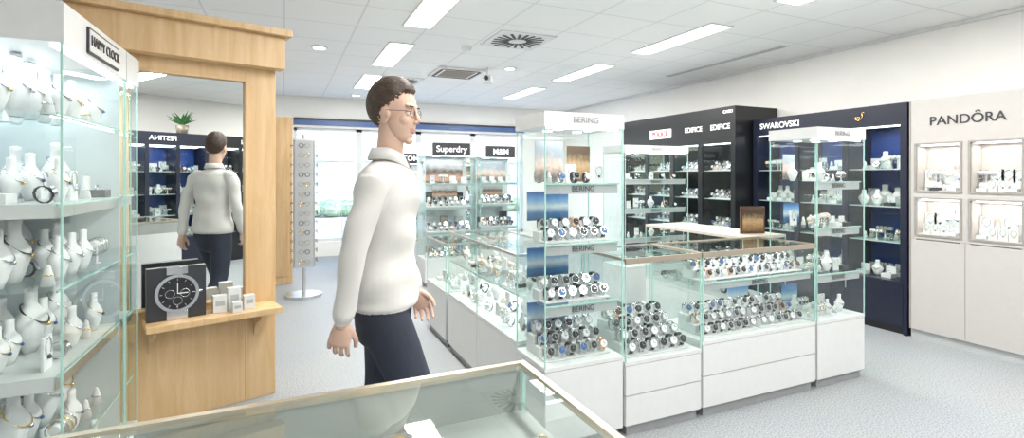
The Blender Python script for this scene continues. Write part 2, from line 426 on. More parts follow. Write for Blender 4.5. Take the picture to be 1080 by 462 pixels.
TH = 1.72
def watch_tower(name, w, d, loc, rot, mix):
    sh = (.74, 1.05, 1.36)
    ob = showcase(name, w, d, loc, rot, .44, TH, .075, sh, .055, "BERING", drawers=1, led=2.2)
    mb = MB()
    for k, z in enumerate((.44,) + sh):
        if k < mix:
            watch_block(mb, .04, w - .04, .10, z + .002, 6, 3 if k == 0 else 2, 1.2)
        else:
            jewel_row(mb, .04, w - .04, .10, z, 5, .95); jewel_row(mb, .04, w - .04, .24, z, 4, 1.1)
    mb.build("shelf_goods", parent=ob)
    return ob
tA = watch_tower("watch_display_tower", .47, .34, (1.18, 2.25), 0, 3)
for z in (.44, .74, 1.05): poster(tA, .17, .285, z + .10, .26, .16, P_BLUE, "blue_backdrop_card")
poster(tA, .13, .20, 1.365, .17, .22, P_GREY, "portrait_card"); poster(tA, .34, .24, 1.365, .15, .20, P_BRN, "portrait_card")
tB = watch_tower("watch_display_tower", .49, .36, (3.19, 2.25), 0, 0)
poster(tB, .12, .3, 1.37, .12, .18, P_GREY, "portrait_card"); poster(tB, .15, .3, 1.06, .16, .14, P_BLUE, "blue_backdrop_card")
poster(tB, .13, .3, .45, .16, .17, P_BLUE, "blue_backdrop_card")
tC = watch_tower("jewellery_display_tower", .85, .4, (3.25, 4.4), 0, 0)

cc = showcase("glass_counter_case", .53, .45, (1.665, 2.25), 0, .40, .95, 0, (), rails_brown=True, drawers=2)
mb = MB(); watch_block(mb, .05, .48, .08, .402, 6, 4, 1.3)
mb.build("watch_rows", parent=cc)
text("BERING", .03, (.3, .002, .86), CHAR, cc, name="glass_lettering", ext=.0003)
fc = showcase("glass_counter_case", .97, .45, (2.205, 2.25), 0, .44, .95, 0, (.77,), .045, "BERING", rails_brown=True, drawers=2, bays=1)
mb = MB(); watch_block(mb, .06, .50, .08, .442, 7, 3, 1.1); watch_block(mb, .53, .92, .08, .442, 6, 3, 1.1)
watch_block(mb, .05, .50, .10, .772, 8, 2, .98); watch_block(mb, .52, .93, .10, .772, 7, 2, .98)
mb.build("watch_rows", parent=fc)
poster(fc, .72, .40, .46, .2, .2, P_BLUE, "blue_backdrop_card")
area("case_lamp", (.49, .2, .935), .8, .2, 1.0, (.93, .97, 1), fc)

lr = showcase("glass_counter_case", 1.32, .45, (1.2, 3.95), -pi / 2, .46, .95, 0, (.72,), rails_brown=False, drawers=1, bays=2)
mb = MB(); jewel_row(mb, .05, 1.27, .10, .722, 13, .9); jewel_row(mb, .05, 1.27, .26, .722, 11, 1.0)
jewel_row(mb, .05, 1.27, .10, .462, 13, 1); jewel_row(mb, .05, 1.27, .26, .462, 10, 1.3)
mb.build("jewellery_rows", parent=lr)
area("case_lamp", (.66, .2, .935), 1.1, .2, 1.5, (.93, .97, 1), lr)
lr2 = showcase("glass_counter_case", .6, .45, (1.2, 4.62), -pi / 2, .45, .84, 0, (), drawers=1)
mb = MB(); jewel_row(mb, .05, .55, .12, .452, 6, 1.1); jewel_row(mb, .05, .55, .3, .452, 5, 1.4); mb.build("jewellery_rows", parent=lr2)
rr = showcase("glass_counter_case", 1.1, .45, (3.05, 3.82), -pi / 2, .46, .93, 0, (.72,), topmat=CREAM, bays=2)
mb = MB(); jewel_row(mb, .05, 1.05, .15, .722, 9, 1.0); jewel_row(mb, .05, 1.05, .15, .462, 9, 1.2); mb.build("jewellery_rows", parent=rr)
mb = MB(); mb.box(-.1, .1, 0, .012, 0, .21, pbr("brown_frame", (.10, .05, .03), .4)); mb.box(-.06, .06, .012, .07, 0, .008, BLACK)
sg = mb.build("framed_counter_sign", (3.30, 2.85, .951), -.3)
poster(sg, 0, -.005, .02, .17, .17, P_BRN, "print")

# ------------------------------------------------------------------ wall cabinets
def wall_cab(name, w, d, loc, rot, zt, zb, hh, cols, shelves, body, back, per=4, header_txt=(), jew=True, frame=.05, led=4, door=True):
    mb = MB()
    mb.box(0, w, d - .02, d, 0, zt, body)
    mb.box(0, .03, 0, d - .02, 0, zt, body); mb.box(w - .03, w, 0, d - .02, 0, zt, body)
    mb.box(.03, w - .03, .03, d - .02, 0, .06, BLACK)
    mb.box(.03, w - .03, .0, d - .02, .06, zb, body)
    mb.box(.03, w - .03, 0, d - .02, zt - hh, zt, body)
    cw = (w - .06) / cols
    for c in range(cols + 1):
        x = .03 + c * cw
        mb.box(max(.03, x - frame / 2), min(w - .03, x + frame / 2), 0, .03, zb, zt - hh, body)
    for c in range(cols):
        mb.box(.03 + c * cw + .002, .03 + (c + 1) * cw - .002, -.004, .001, .075, zb - .01, body)
        mb.box(.03 + c * cw + .01, .03 + c * cw + .02, -.012, -.004, zb - .14, zb - .04, SILVER)
    for c in range(1, cols): mb.box(.03 + c * cw - .008, .03 + c * cw + .008, .03, d - .02, zb, zt - hh, body)
    mb.box(.035, w - .035, d - .03, d - .021, zb, zt - hh, back)
    mb.box(.05, w - .05, .04, .055, zt - hh - .012, zt - hh - .001, LEDM)
    for z in shelves:
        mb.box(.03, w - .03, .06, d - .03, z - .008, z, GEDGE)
        mb.box(.03, w - .03, .054, .060, z - .010, z, GREY)
    if door: mb.quad([(.03, .012, zb), (w - .03, .012, zb), (w - .03, .012, zt - hh), (.03, .012, zt - hh)], GLASS)
    ob = mb.build(name, (loc[0], loc[1], 0), rot)
    g = MB()
    for z in [zb + .001] + list(shelves):
        for c in range(cols):
            xa, xb = .03 + c * cw + frame * .6, .03 + (c + 1) * cw - frame * .6
            if jew:
                jewel_row(g, xa, xb, .16, z, per, 1.25); jewel_row(g, xa, xb, .28, z, per, 1.6)
            else:
                watch_block(g, xa, xb, .14, z, per + 1, 2, 1.15)
    g.build("shelf_goods", parent=ob)
    for (s, size, x, z, m) in header_txt: text(s, size, (x, -.004, z), m, ob, name="header_lettering", bold=.0008)
    area("case_lamp", (w / 2, d * .45, zt - hh - .02), w * .85, d * .4, led, (.9, .95, 1), ob)
    return ob
SIGNW = pbr("sign_white", (.9, .9, .9), .4, emit=(1, 1, 1), es=.6)
ed = wall_cab("black_watch_cabinet", 2.1, .68, (4.7, 6.4), -pi / 2, 2.2, .42, .42, 4, (.78, 1.12, 1.46), BLACK, CHAR, 4,
    [("EDIFICE", .088, 1.45, 1.97, SIGNW), ("EDIFICE", .088, 1.88, 1.97, SIGNW), ("CASIO", .05, 2.0, 2.14, SIGNW)], jew=False, frame=.07, led=4)
mb = MB(); mb.box(.62, 1.05, -.008, -.001, 1.90, 2.02, SIGNW); mb.build("logo_panel", parent=ed)
text("POLICE", .10, (.83, -.011, 1.96), REDM, ed, name="header_lettering", bold=.002)
sw = wall_cab("blue_jewellery_cabinet", 1.60, .43, (4.95, 4.27), -pi / 2, 2.04, .46, .19, 3, (.80, 1.12, 1.46), NAVY, BLUEB, 4,
    [("SWAROVSKI", .088, .34, 1.95, SIGNW)], led=4)
cu = bpy.data.curves.new("swan_emblem", 'CURVE'); cu.dimensions = '3D'; cu.bevel_depth = .004; sp = cu.splines.new('NURBS')
pts = [(.045, .03), (.03, .045), (.015, .03), (.03, .005), (.02, -.03), (-.03, -.035), (-.055, 0), (-.02, -.005), (.01, -.01)]
sp.points.add(len(pts) - 1)
for i, (a, c) in enumerate(pts): sp.points[i].co = (a, 0, c, 1)
sp.use_endpoint_u = True; cu.materials.append(GOLD)
so = bpy.data.objects.new("swan_emblem", cu); COL.objects.link(so); so.parent = sw; so.location = (1.2, -.006, 1.95)

def niche_cabinet():
    mb = MB(); w = 1.5; d = .43
    PW = pbr("warm_grey_lacquer", (.47, .455, .44), .4, var=.02)
    FR = pbr("niche_frame", (.30, .28, .265), .35)
    BK = pbr("niche_back", (.56, .505, .48), .6)
    xs = [(.05, .36), (.43, .74), (.81, 1.12)]; zs = [(.90, 1.20), (1.27, 1.66)]
    mb.box(0, w, .16, d, 0, 2.04, PW)
    e = [0] + [v for x in xs for v in x] + [w]
    for i in range(0, len(e), 2): mb.box(e[i], e[i + 1], 0, .16, .08, 2.04, PW)
    for (a, c) in xs:
        for (z0, z1) in ((.86, zs[0][0]), (zs[0][1], zs[1][0]), (zs[1][1], 2.04), (.08, .852)): mb.box(a, c, 0, .16, z0, z1, PW)
        for (z0, z1) in zs:
            mb.box(a, c, .15, .159, z0, z1, BK)
            mb.box(a + .001, a + .006, .01, .15, z0, z1, BK); mb.box(c - .006, c - .001, .01, .15, z0, z1, BK); mb.box(a + .006, c - .006, .01, .15, z0, z0 + .004, BK)
            mb.box(a + .02, c - .02, .03, .045, z1 - .012, z1 - .001, LEDM)
            for (p, q, r_, s_) in ((a - .014, a, z0 - .014, z1 + .014), (c, c + .014, z0 - .014, z1 + .014), (a, c, z0 - .014, z0), (a, c, z1, z1 + .014)):
                mb.box(p, q, -.008, .002, r_, s_, FR)
            mb.quad([(a, -.002, z0), (c, -.002, z0), (c, -.002, z1), (a, -.002, z1)], GLASS)
    for x in (.395, .775, 1.15): mb.box(x - .002, x + .002, -.0015, .0, .09, .86, FR)
    mb.box(0, w, -.0015, 0, .858, .862, FR); mb.box(0, w, .02, .16, 0, .08, GREY)
    mb.box(0, .008, -.006, .0, .08, 2.04, FR)
    ob = mb.build("white_jewellery_cabinet", (4.95, 2.65, 0), -pi / 2)
    g = MB()
    for (a, c) in xs:
        for (z0, z1) in zs:
            g.box(a + .03, c - .03, .07, .14, z0 + .004, z0 + .05, STAND)
            for i in range(4):
                jewel(g, a + .02 + (i + .5) * (c - a - .04) / 4, .11, z0 + .05, 1.5, (0, 1, 3, 4))
                jewel(g, a + .03 + (i + .5) * (c - a - .06) / 4, .035, z0 + .004, 1.0, (0, 2, 3))
            area("niche_lamp", ((a + c) / 2, .08, z1 - .02), .25, .06, .75, (1, .94, .88), ob)
    g.build("shelf_goods", parent=ob)
    text("PANDORA", .105, (.40, -.004, 1.85), CHAR, ob, name="header_lettering", bold=.0005)
    mb2 = MB()
    for i in (-1, 0, 1): mb2.sph((.478 + i * .012, -.004, 1.905 + (.008 if i == 0 else 0)), .006, CHAR, 8, 6)
    mb2.build("crown_mark", parent=ob)
niche_cabinet()

# ------------------------------------------------------------------ left tall cases
def left_case(w, d, loc, sign=False, rside=None):
    sh = (.36, .70, 1.0, 1.30, 1.62)
    ob = showcase("tall_display_case", w, d, loc, pi / 2, .12, 2.0, .14, sh, 0, led=6 if sign else 3, backmat=FROST, rside=rside)
    g = MB()
    for k, z in enumerate((.12,) + sh):
        if k in (2, 4):
            g.box(.02, w - .02, .03, d - .03, z - .05, z, WHITE)
            g.box(.02, w - .02, .024, .03, z - .05, z - .002, SILVER)
        for row, yy in enumerate((.08, .22, .36, .52)):
            if yy > d - .06: continue
            nn = max(1, int((w - .06) / .13))
            for i in range(nn):
                xx = .05 + (i + .5) * (w - .1) / nn + random.uniform(-.01, .01)
                q = random.random()
                if q < .5 and row: bust(g, xx, yy, z, random.uniform(.7, 1.1))
                elif q > .93: watch(g, xx, yy, z, 1.1, yaw=.6)
                else: jewel(g, xx, yy, z, 1.4, (0, 0, 2, 3, 3, 4, 4, 1))
        if k in (1, 3): g.box(.02, w - .02, d - .03, d - .02, z + .25, z + .256, LEDM)
    for x in (.02, w - .02): g.box(x - .004, x + .004, d - .03, d - .022, .14, 1.84, LEDM)
    for z in (1.615, 1.86):
        for i in range(int(w / .03) - 1): g.box(.025 + i * .03, .035 + i * .03, .035, .042, z - .012, z - .007, LEDM)
    g.build("shelf_goods", parent=ob)
    if sign:
        s = MB(); s.box(.22, .62, -.012, -.004, 1.875, 1.975, CHAR); s.box(.228, .612, -.014, -.012, 1.883, 1.967, WHITE)
        s.build("sign_plate", parent=ob)
        text("HAPPY CLOCK", .055, (.42, -.016, 1.925), CHAR, ob, name="header_lettering", bold=.0002)
    return ob
left_case(.76, .75, (-.70, 2.25), True, rside=FROST)
left_case(.22, .34, (-.70, 3.03))

# ------------------------------------------------------------------ wooden mirror wall
ang = math.radians(16.55)
mb = MB()
s0, s1 = -1.03, 0.0; ma, mb_ = -.76, -.18; z0, z1 = .65, 1.98
mb.box(s0, ma, 0, .06, 0, 2.30, WOOD); mb.box(mb_, s1, 0, .06, 0, 2.30, WOOD)
mb.box(ma, mb_, 0, .06, 0, z0, WOOD); mb.box(ma, mb_, 0, .06, z1, 2.30, WOOD)
mb.box(s1 - .03, s1, .06, .30, 0, 2.30, WOOD)
mb.box(s0, s1 + .03, -.10, -.001, 2.07, 2.27, WOOD); mb.box(s0, s1 + .06, -.15, .32, 2.27, 2.31, WOOD)
for (a, c, p, q) in ((ma - .015, ma, z0 - .015, z1 + .015), (mb_, mb_ + .015, z0 - .015, z1 + .015), (ma, mb_, z0 - .015, z0), (ma, mb_, z1, z1 + .015)):
    mb.box(a, c, -.012, 0, p, q, WOOD)
mb.box(ma + .001, mb_ - .001, .02, .03, z0 + .001, z1 - .001, MIRR)
mb.box(-.70, -.02, -.22, -.001, .565, .60, WOOD)
for x in (-.66, -.12):
    mb.add([(x - .012, -.001, .565), (x - .012, -.19, .565), (x - .012, -.17, .53), (x - .012, -.05, .48), (x - .012, -.001, .40),
            (x + .012, -.001, .565), (x + .012, -.19, .565), (x + .012, -.17, .53), (x + .012, -.05, .48), (x + .012, -.001, .40)],
           [(0, 1, 2, 3, 4), (9, 8, 7, 6, 5), (0, 5, 6, 1), (1, 6, 7, 2), (2, 7, 8, 3), (3, 8, 9, 4), (4, 9, 5, 0)], WOOD)
mw = mb.build("wooden_mirror_unit", (-.05, 3.63, 0), ang, bevel=.003)
mb = MB(); mb.box(-.14, .14, 0, .05, 0, .29, CHAR)
mb.cyl((0, -.012, .145), .105, .011, STEEL, 40, 'y'); mb.cyl((0, -.015, .145), .088, .003, DIALK, 40, 'y')
for k in range(12):
    a = k * pi / 6; mb.M = Matrix.Translation((0, -.017, .145)) @ Matrix.Rotation(a, 4, 'Y'); mb.box(-.002, .002, 0, .002, .07, .083, STEEL)
mb.M = Matrix.Identity(4)
for (x, z) in ((-.035, .145), (.035, .145), (0, .105)): mb.torus((x, -.017, z), .022, .002, STEEL, Matrix.Rotation(pi / 2, 3, 'X'), 20, 5)
mb.box(-.002, .002, -.02, -.018, .145, .205, DIALW); mb.box(0, .05, -.02, -.018, .143, .148, DIALW)
mb.box(-.05, .05, -.008, 0, .25, .29, STEEL); mb.box(-.05, .05, -.008, 0, 0, .045, STEEL)
mb.cyl((.105, -.006, .145), .010, .012, STEEL, 10, 'x')
def on_panel(s, n_, z): return (-.05 + s * math.cos(ang) + n_ * math.sin(ang), 3.63 + s * math.sin(ang) - n_ * math.cos(ang), z)
mb.build("watch_advert_box", on_panel(-.55, .12, .601), ang, bevel=.003)
mb = MB()
for (x, y, w, h) in ((-.08, 0, .07, .10), (0, .02, .07, .13), (.075, -.01, .06, .08), (.0, -.06, .05, .06)):
    mb.box(x - w / 2, x + w / 2, y, y + .05, 0, h, WHITE); mb.box(x - w / 3, x + w / 3, y - .001, y, h * .4, h * .7, GREY)
mb.build("small_gift_boxes", on_panel(-.26, .13, .601), ang, bevel=.002)

# ------------------------------------------------------------------ foreground counter
mb = MB(); fx0, fx1, fy0, fy1 = -.60, .53, .35, 1.12; zt = .95; zl = .84
mb.box(fx0 + .02, fx1 - .02, fy0 + .02, fy1 - .02, 0, .06, PLINTH)
mb.box(fx0, fx1, fy0, fy1, .06, zl - .01, WHITE)
INT = pbr("counter_lining", (.34, .365, .35), .6, var=.08, scale=7)
mb.box(fx0 + .003, fx1 - .003, fy0 + .003, fy1 - .003, zl - .01, zl, INT)
mb.quad([(fx0 + .005, fy0 + .005, zt), (fx1 - .005, fy0 + .005, zt), (fx1 - .005, fy1 - .005, zt), (fx0 + .005, fy1 - .005, zt)], GLTOP)
BRZ = pbr("champagne_metal", (.62, .55, .44), .3, .9)
for (a, c, p, q) in ((fx0, fx1, fy1 - .016, fy1), (fx0, fx1, fy0, fy0 + .016), (fx0, fx0 + .016, fy0 + .016, fy1 - .016), (fx1 - .016, fx1, fy0 + .016, fy1 - .016)):
    mb.box(a, c, p, q, zt - .012, zt + .004, BRZ)
for (x, y) in ((fx0 + .005, fy0 + .005), (fx1 - .005, fy0 + .005), (fx0 + .005, fy1 - .005), (fx1 - .005, fy1 - .005)):
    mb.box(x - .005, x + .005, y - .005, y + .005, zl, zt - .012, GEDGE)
mb.quad([(fx1 - .005, fy0, zl), (fx1 - .005, fy1, zl), (fx1 - .005, fy1, zt), (fx1 - .005, fy0, zt)], GLASS)
mb.box(fx0 + .016, fx1 - .016, fy1 - .012, fy1 - .004, zl, zt - .013, INT)
fo = mb.build("foreground_glass_counter")
g = MB()
for i, (xa, xb) in enumerate(((-.50, -.25), (-.20, .08), (.33, .50))):
    g.box(xa, xb, .70, .96, zl + .001, zl + .012, PLINTH if i % 2 else GREY)
    for r_ in range(3):
        k_ = int((xb - xa) / .055)
        for k in range(k_):
            x = xa + (k + .5) * (xb - xa) / k_; y = .75 + .08 * r_
            g.lathe((x, y, zl + .012), [(.012, 0), (.012, .012), (.004, .014)], STAND, 10)
            g.torus((x, y, zl + .030), .010, .0017, random.choice([GOLD, STEEL]), Matrix.Rotation(pi / 2, 3, 'X'), 12, 5)
AMB = pbr("amber_card", (.62, .40, .14), .5)
g.box(.16, .24, .74, 1.09, zl + .001, zl + .012, PLINTH)
for k in range(5): g.box(.17, .23, .755 + k * .067, .807 + k * .067, zl + .012, zl + .014, AMB if k % 2 == 0 else CREAM)
g.build("counter_trays", parent=fo)

# ------------------------------------------------------------------ mid / back displays
def brand_tower(name, w, d, loc, label, sign, post, zt=1.82):
    ob = showcase(name, w, d, loc, 0, .35, zt, .17, (.68, 1.0, 1.3), .03, led=2, hmat=WHITE, backmat=FROST)
    g = MB()
    g.box(w * .14, w * .86, -.02, -.005, zt - .17, zt - .01, sign)
    for z in (.351, .68, 1.0):
        watch_block(g, .05, w - .05, .10, z + .001, int(w / .08), 2, 1.25)
        for k in range(3): g.box(w * (.2 + .3 * k) - .05, w * (.2 + .3 * k) + .05, d - .12, d - .06, z, z + random.uniform(.1, .2), random.choice([CHAR, BLACK, GREY, BROWN]))
    jewel_row(g, .05, w - .05, .12, 1.3, 4, 1.2)
    g.build("shelf_goods", parent=ob)
    text(label, .11, (w / 2, -.024, zt - .09), SIGNW, ob, name="header_lettering", bold=.001)
    poster(ob, w * .5, d - .05, 1.31, w * .8, .30, post); poster(ob, w * .5, d - .13, 1.12, w * .5, .14, P_WARM)
    return ob
brand_tower("brand_display_tower", .68, .42, (1.60, 6.25), "Superdry", CHAR, P_WARM)
brand_tower("brand_display_tower", .60, .42, (2.48, 6.65), "M&M", CHAR, P_GREY)
brand_tower("brand_display_tower", .55, .42, (1.52, 7.9), "TOM", CHAR, P_GREY, 1.75)
brand_tower("brand_display_tower", .60, .42, (2.6, 8.5), "FOSSIL", BROWN, P_BRN, 1.75)
lc = showcase("glass_counter_case", .9, .45, (.75, 7.2), 0, .5, 1.0, 0, (.75,))
g = MB(); jewel_row(g, .05, .85, .12, .502, 8, 1.2); jewel_row(g, .05, .85, .12, .752, 8, 1.2); g.build("jewellery_rows", parent=lc)

mb = MB(); mb.box(-.7, .05, 0, .4, 0, 2.15, WOOD); mb.box(-.64, -.35, -.008, 0, .1, 2.05, WOOD); mb.box(-.32, -.0, -.008, 0, .1, 2.05, WOOD)
mb.box(-.37, -.36, -.03, -.008, 1.0, 1.15, SILVER); mb.box(-.31, -.30, -.03, -.008, 1.0, 1.15, SILVER)
mb.build("tall_wooden_cabinet", (.05, 7.2, 0), 0, bevel=.003)
mb = MB(); mb.cyl((0, 0, 0), .2, .03, SILVER, 28); mb.cyl((0, 0, .03), .02, 1.85, SILVER, 12)
for k in range(4):
    mb.M = Matrix.Rotation(k * pi / 2, 4, 'Z'); mb.box(-.10, .10, -.115, -.105, .35, 1.80, GREY)
    for r_ in range(13):
        z = .42 + r_ * .11
        for sx in (-.033, .033): mb.torus((sx, -.14, z), .024, .003, random.choice([BLACK, BROWN, GOLD]), Matrix.Rotation(pi / 2, 3, 'X'), 12, 5)
        mb.box(-.01, .01, -.143, -.138, z + .004, z + .008, BLACK)
        for sx in (-.06, .06): mb.box(sx - .001, sx + .001, -.14, -.106, z, z + .005, BLACK)
mb.M = Matrix.Identity(4); mb.box(-.115, .115, -.115, .115, 1.80, 1.825, SILVER)
mb.build("eyewear_display_rack", (.21, 6.4, 0))

# behind camera: cabinets seen in the mirror
bc = wall_cab("blue_jewellery_cabinet", 1.3, .43, (2.2, -1.7), pi, 2.04, .46, .19, 3, (.80, 1.12, 1.46), NAVY, BLUEB, 3, [("FESTINA", .1, .65, 1.95, SIGNW)], led=5)
bc2 = wall_cab("black_watch_cabinet", 1.2, .43, (3.5, -1.7), pi, 2.04, .46, .19, 3, (.80, 1.12, 1.46), BLACK, CHAR, 3, [("CITIZEN", .1, .6, 1.95, SIGNW)], jew=False)
mb = MB(); mb.lathe((0, 0, 0), [(.07, 0), (.09, .14), (.08, .14)], BROWN, 16)
LEAF = pbr("leaf_green", (.05, .18, .05), .5)
for k in range(34):
    a = random.uniform(0, 2 * pi); l = random.uniform(.15, .3); e = random.uniform(.5, 1.3)
    mb.M = Matrix.Translation((0, 0, .13)) @ Matrix.Rotation(a, 4, 'Z') @ Matrix.Rotation(-e, 4, 'Y')
    mb.add([(0, 0, 0), (l * .5, -.022, .01), (l, 0, -.02), (l * .5, .022, .01)], [(0, 1, 2, 3)], LEAF)
mb.M = Matrix.Identity(4); mb.build("potted_plant", (1.9, -1.9, 2.041))

# ------------------------------------------------------------------ person
SKIN = pbr("skin", (.60, .40, .31), .55, var=.05)
LIPS = pbr("lips", (.48, .27, .23), .5)
HAIR = pbr("dark_hair", (.05, .03, .02), .6, var=.4, scale=60, bump=.5)
SHIRT = pbr("white_shirt_cloth", (.62, .61, .59), .85, var=.02, scale=3.5, bump=.8)
PANTS = pbr("navy_trousers", (.022, .027, .045), .8, var=.2, scale=5, bump=1.0)
SHOE = pbr("dark_shoes", (.03, .025, .02), .35)
EYEW = pbr("eye_white", (.70, .70, .69), .3)

def tube(mb, pts, rad, mat, seg=20, up=Vector((0, 1, 0)), cap=.8):
    P = [Vector(p) for p in pts]; rings = []
    T = []
    for i in range(len(P)):
        a = P[max(0, i - 1)]; c = P[min(len(P) - 1, i + 1)]; T.append((c - a).normalized())
    def ring(c, t, ra, rb):
        s_ = up - t * up.dot(t); s_.normalize(); q = t.cross(s_)
        return [c + s_ * ra * math.cos(2 * pi * k / seg) + q * rb * math.sin(2 * pi * k / seg) for k in range(seg)]
    R = [(r, r) if not hasattr(r, '__len__') else r for r in rad]
    m0 = min(R[0]); m1 = min(R[-1])
    for ca in (80, 50, 25):
        a = math.radians(ca); rings.append(ring(P[0] - T[0] * m0 * math.sin(a) * cap, T[0], R[0][0] * math.cos(a), R[0][1] * math.cos(a)))
    for i in range(len(P)): rings.append(ring(P[i], T[i], *R[i]))
    for ca in (25, 50, 80):
        a = math.radians(ca); rings.append(ring(P[-1] + T[-1] * m1 * math.sin(a) * cap, T[-1], R[-1][0] * math.cos(a), R[-1][1] * math.cos(a)))
    vs = [tuple(v) for r_ in rings for v in r_]; fs = []
    n_ = len(rings)
    for k in range(n_ - 1):
        for i in range(seg):
            j = (i + 1) % seg; fs.append((k * seg + i, k * seg + j, (k + 1) * seg + j, (k + 1) * seg + i))
    fs.append(tuple(range(seg))[::-1]); fs.append(tuple(range((n_ - 1) * seg, n_ * seg)))
    mb.add(vs, fs, mat, True)

def spline(pts, rad, sub=6):
    P = [Vector(p) for p in pts]; R = [Vector((r, r)) if not hasattr(r, '__len__') else Vector(r) for r in rad]
    oP, oR = [], []
    def cr(a, b, c, d, t): return .5 * ((2 * b) + (c - a) * t + (2 * a - 5 * b + 4 * c - d) * t * t + (3 * b - a - 3 * c + d) * t ** 3)
    for i in range(len(P) - 1):
        for k in range(sub):
            t = k / sub; i0 = max(0, i - 1); i3 = min(len(P) - 1, i + 2)
            oP.append(cr(P[i0], P[i], P[i + 1], P[i3], t)); oR.append(cr(R[i0], R[i], R[i + 1], R[i3], t))
    oP.append(P[-1]); oR.append(R[-1])
    return oP, [tuple(r) for r in oR]

def remeshed(mb, vox, smooth_it=3, rule=None):
    tmp = mb.build("tmp_part")
    md = tmp.modifiers.new("r", 'REMESH'); md.mode = 'VOXEL'; md.voxel_size = vox; md.use_smooth_shade = True
    sm = tmp.modifiers.new("s", 'SMOOTH'); sm.iterations = smooth_it; sm.factor = .5
    dg = bpy.context.evaluated_depsgraph_get(); dg.update()
    me = bpy.data.meshes.new_from_object(tmp.evaluated_get(dg))
    samples = []; src = tmp.data
    for p in src.polygons: samples.append((p.center.copy(), p.material_index))
    kd = kdtree.KDTree(len(samples))
    for i, (c, _) in enumerate(samples): kd.insert(c, i)
    kd.balance()
    vs = [tuple(v.co) for v in me.vertices]; fs = [tuple(p.vertices) for p in me.polygons]
    ms = []
    for p in me.polygons:
        m = mb.mats[samples[kd.find(p.center)[1]][1]]
        ms.append(rule(p.center, m) if rule else m)
    bpy.data.objects.remove(tmp)
    return vs, fs, ms
def merge_into(dst, part, M=None):
    vs, fs, ms = part; o = len(dst.v)
    for p in vs: dst.v.append(tuple((M @ Vector(p)) if M else p))
    for f, m in zip(fs, ms): dst.f.append([o + i for i in f]); dst.m.append(dst.mi(m)); dst.sm.append(True)

def make_hand(curl):
    h = MB(); U = Vector((0, 1, 0))
    p, r_ = spline([(-.03, 0, 0), (0, 0, 0), (.035, .002, 0), (.075, 0, .0)], [(.025, .020), (.026, .019), (.037, .017), (.040, .013)], 4)
    tube(h, p, r_, SKIN, 16, U)
    lens = [.068, .076, .071, .056]; offs = [.0315, .0105, -.0105, -.031]; fan = [.07, .02, -.03, -.09]
    for i in range(4):
        q = Vector((.072 - (.006 if i == 3 else 0), offs[i], 0)); a = 0; pts = [q.copy()]; rs = [.0088]
        for k, fr in enumerate((.45, .30, .25)):
            a += (curl + .06 * i) * (.5, .9, .7)[k]
            dvec = Vector((math.cos(a) * math.cos(fan[i]), math.sin(fan[i]) * math.cos(a), math.sin(a)))
            q = q + dvec * lens[i] * fr; pts.append(q.copy()); rs.append((.0082, .0074, .0062)[k])
        p, r_ = spline(pts, rs, 3); tube(h, p, r_, SKIN, 10, U)
    p, r_ = spline([(.015, .022, .004), (.040, .044, .012), (.062, .054, .020), (.084, .055, .026)], [.014, .0115, .0095, .0075], 3)
    tube(h, p, r_, SKIN, 10, Vector((0, 0, 1)))
    return remeshed(h, .003, 2)

man = MB()
hd = MB()
hd.sph((-.012, 0, .035), (.096, .075, .098), SKIN, 32, 22)
hd.sph((.022, 0, -.028), (.066, .060, .080), SKIN, 28, 20)
hd.sph((.034, 0, -.074), (.046, .042, .034), SKIN, 20, 14)
hd.sph((.064, 0, -.098), (.018, .022, .016), SKIN, 14, 10)
hd.sph((.070, 0, .036), (.018, .050, .012), SKIN, 18, 10)
for s in (-1, 1):
    hd.sph((.055, s * .036, -.020), (.024, .022, .024), SKIN, 14, 10)
    hd.sph((-.006, s * .074, -.008), (.018, .009, .031), SKIN, 14, 10)
    hd.sph((.007, s * .077, -.004), (.008, .010, .014), SKIN, 10, 8)
    hd.sph((.093, s * .009, -.026), (.009, .0075, .0065), SKIN, 10, 8)
tube(hd, [(.082, 0, .030), (.090, 0, .006), (.102, 0, -.019)], [.007, .008, .0095], SKIN, 12)
hd.sph((.0795, 0, -.053), (.009, .021, .0042), LIPS, 14, 8); hd.sph((.0785, 0, -.0615), (.009, .018, .0048), LIPS, 14, 8)
seg, rings = 48, 34; vs = []; fs = []
for k in range(rings + 1):
    th = pi * k / rings
    for i in range(seg):
        a = 2 * pi * i / seg; dx, dy, dz = math.sin(th) * math.cos(a), math.sin(th) * math.sin(a), -math.cos(th)
        x, y, z = -.018 + .103 * dx, .084 * dy, .042 + .104 * dz
        line = .086 if x > .055 else (.086 - (.055 - x) / .055 * .055 if x > 0 else (.030 if x > -.012 else max(-.075, .030 - (-.012 - x) * 2.2)))
        dd_ = (line - z)
        if dd_ > 0:
            f_ = min(1, dd_ / .010)
            x, y, z = x + (-.012 + (x + .012) * .75 - x) * f_, y * (1 - .25 * f_), z + (.03 + (z - .03) * .8 - z) * f_
        elif z > .05:
            l_ = min(1, (z - .05) / .06); l_ = l_ * l_ * (3 - 2 * l_); z += .010 * l_ * (1 + .6 * max(0, dx)); x += .004 * l_
            wv = .0016 * math.sin(9 * a + 3 * th); x += wv * dx; y += wv * dy
        vs.append((x, y, z))
for k in range(rings):
    for i in range(seg):
        j = (i + 1) % seg; fs.append((k * seg + i, k * seg + j, (k + 1) * seg + j, (k + 1) * seg + i))
hd.add(vs, fs, HAIR, True)
head = remeshed(hd, .0028, 3)
HM = Matrix.Translation((.045, 0, 1.638)) @ Matrix.Rotation(-.30, 4, 'Z') @ Matrix.Rotation(.06, 4, 'Y')
merge_into(man, head, HM)
man.M = HM
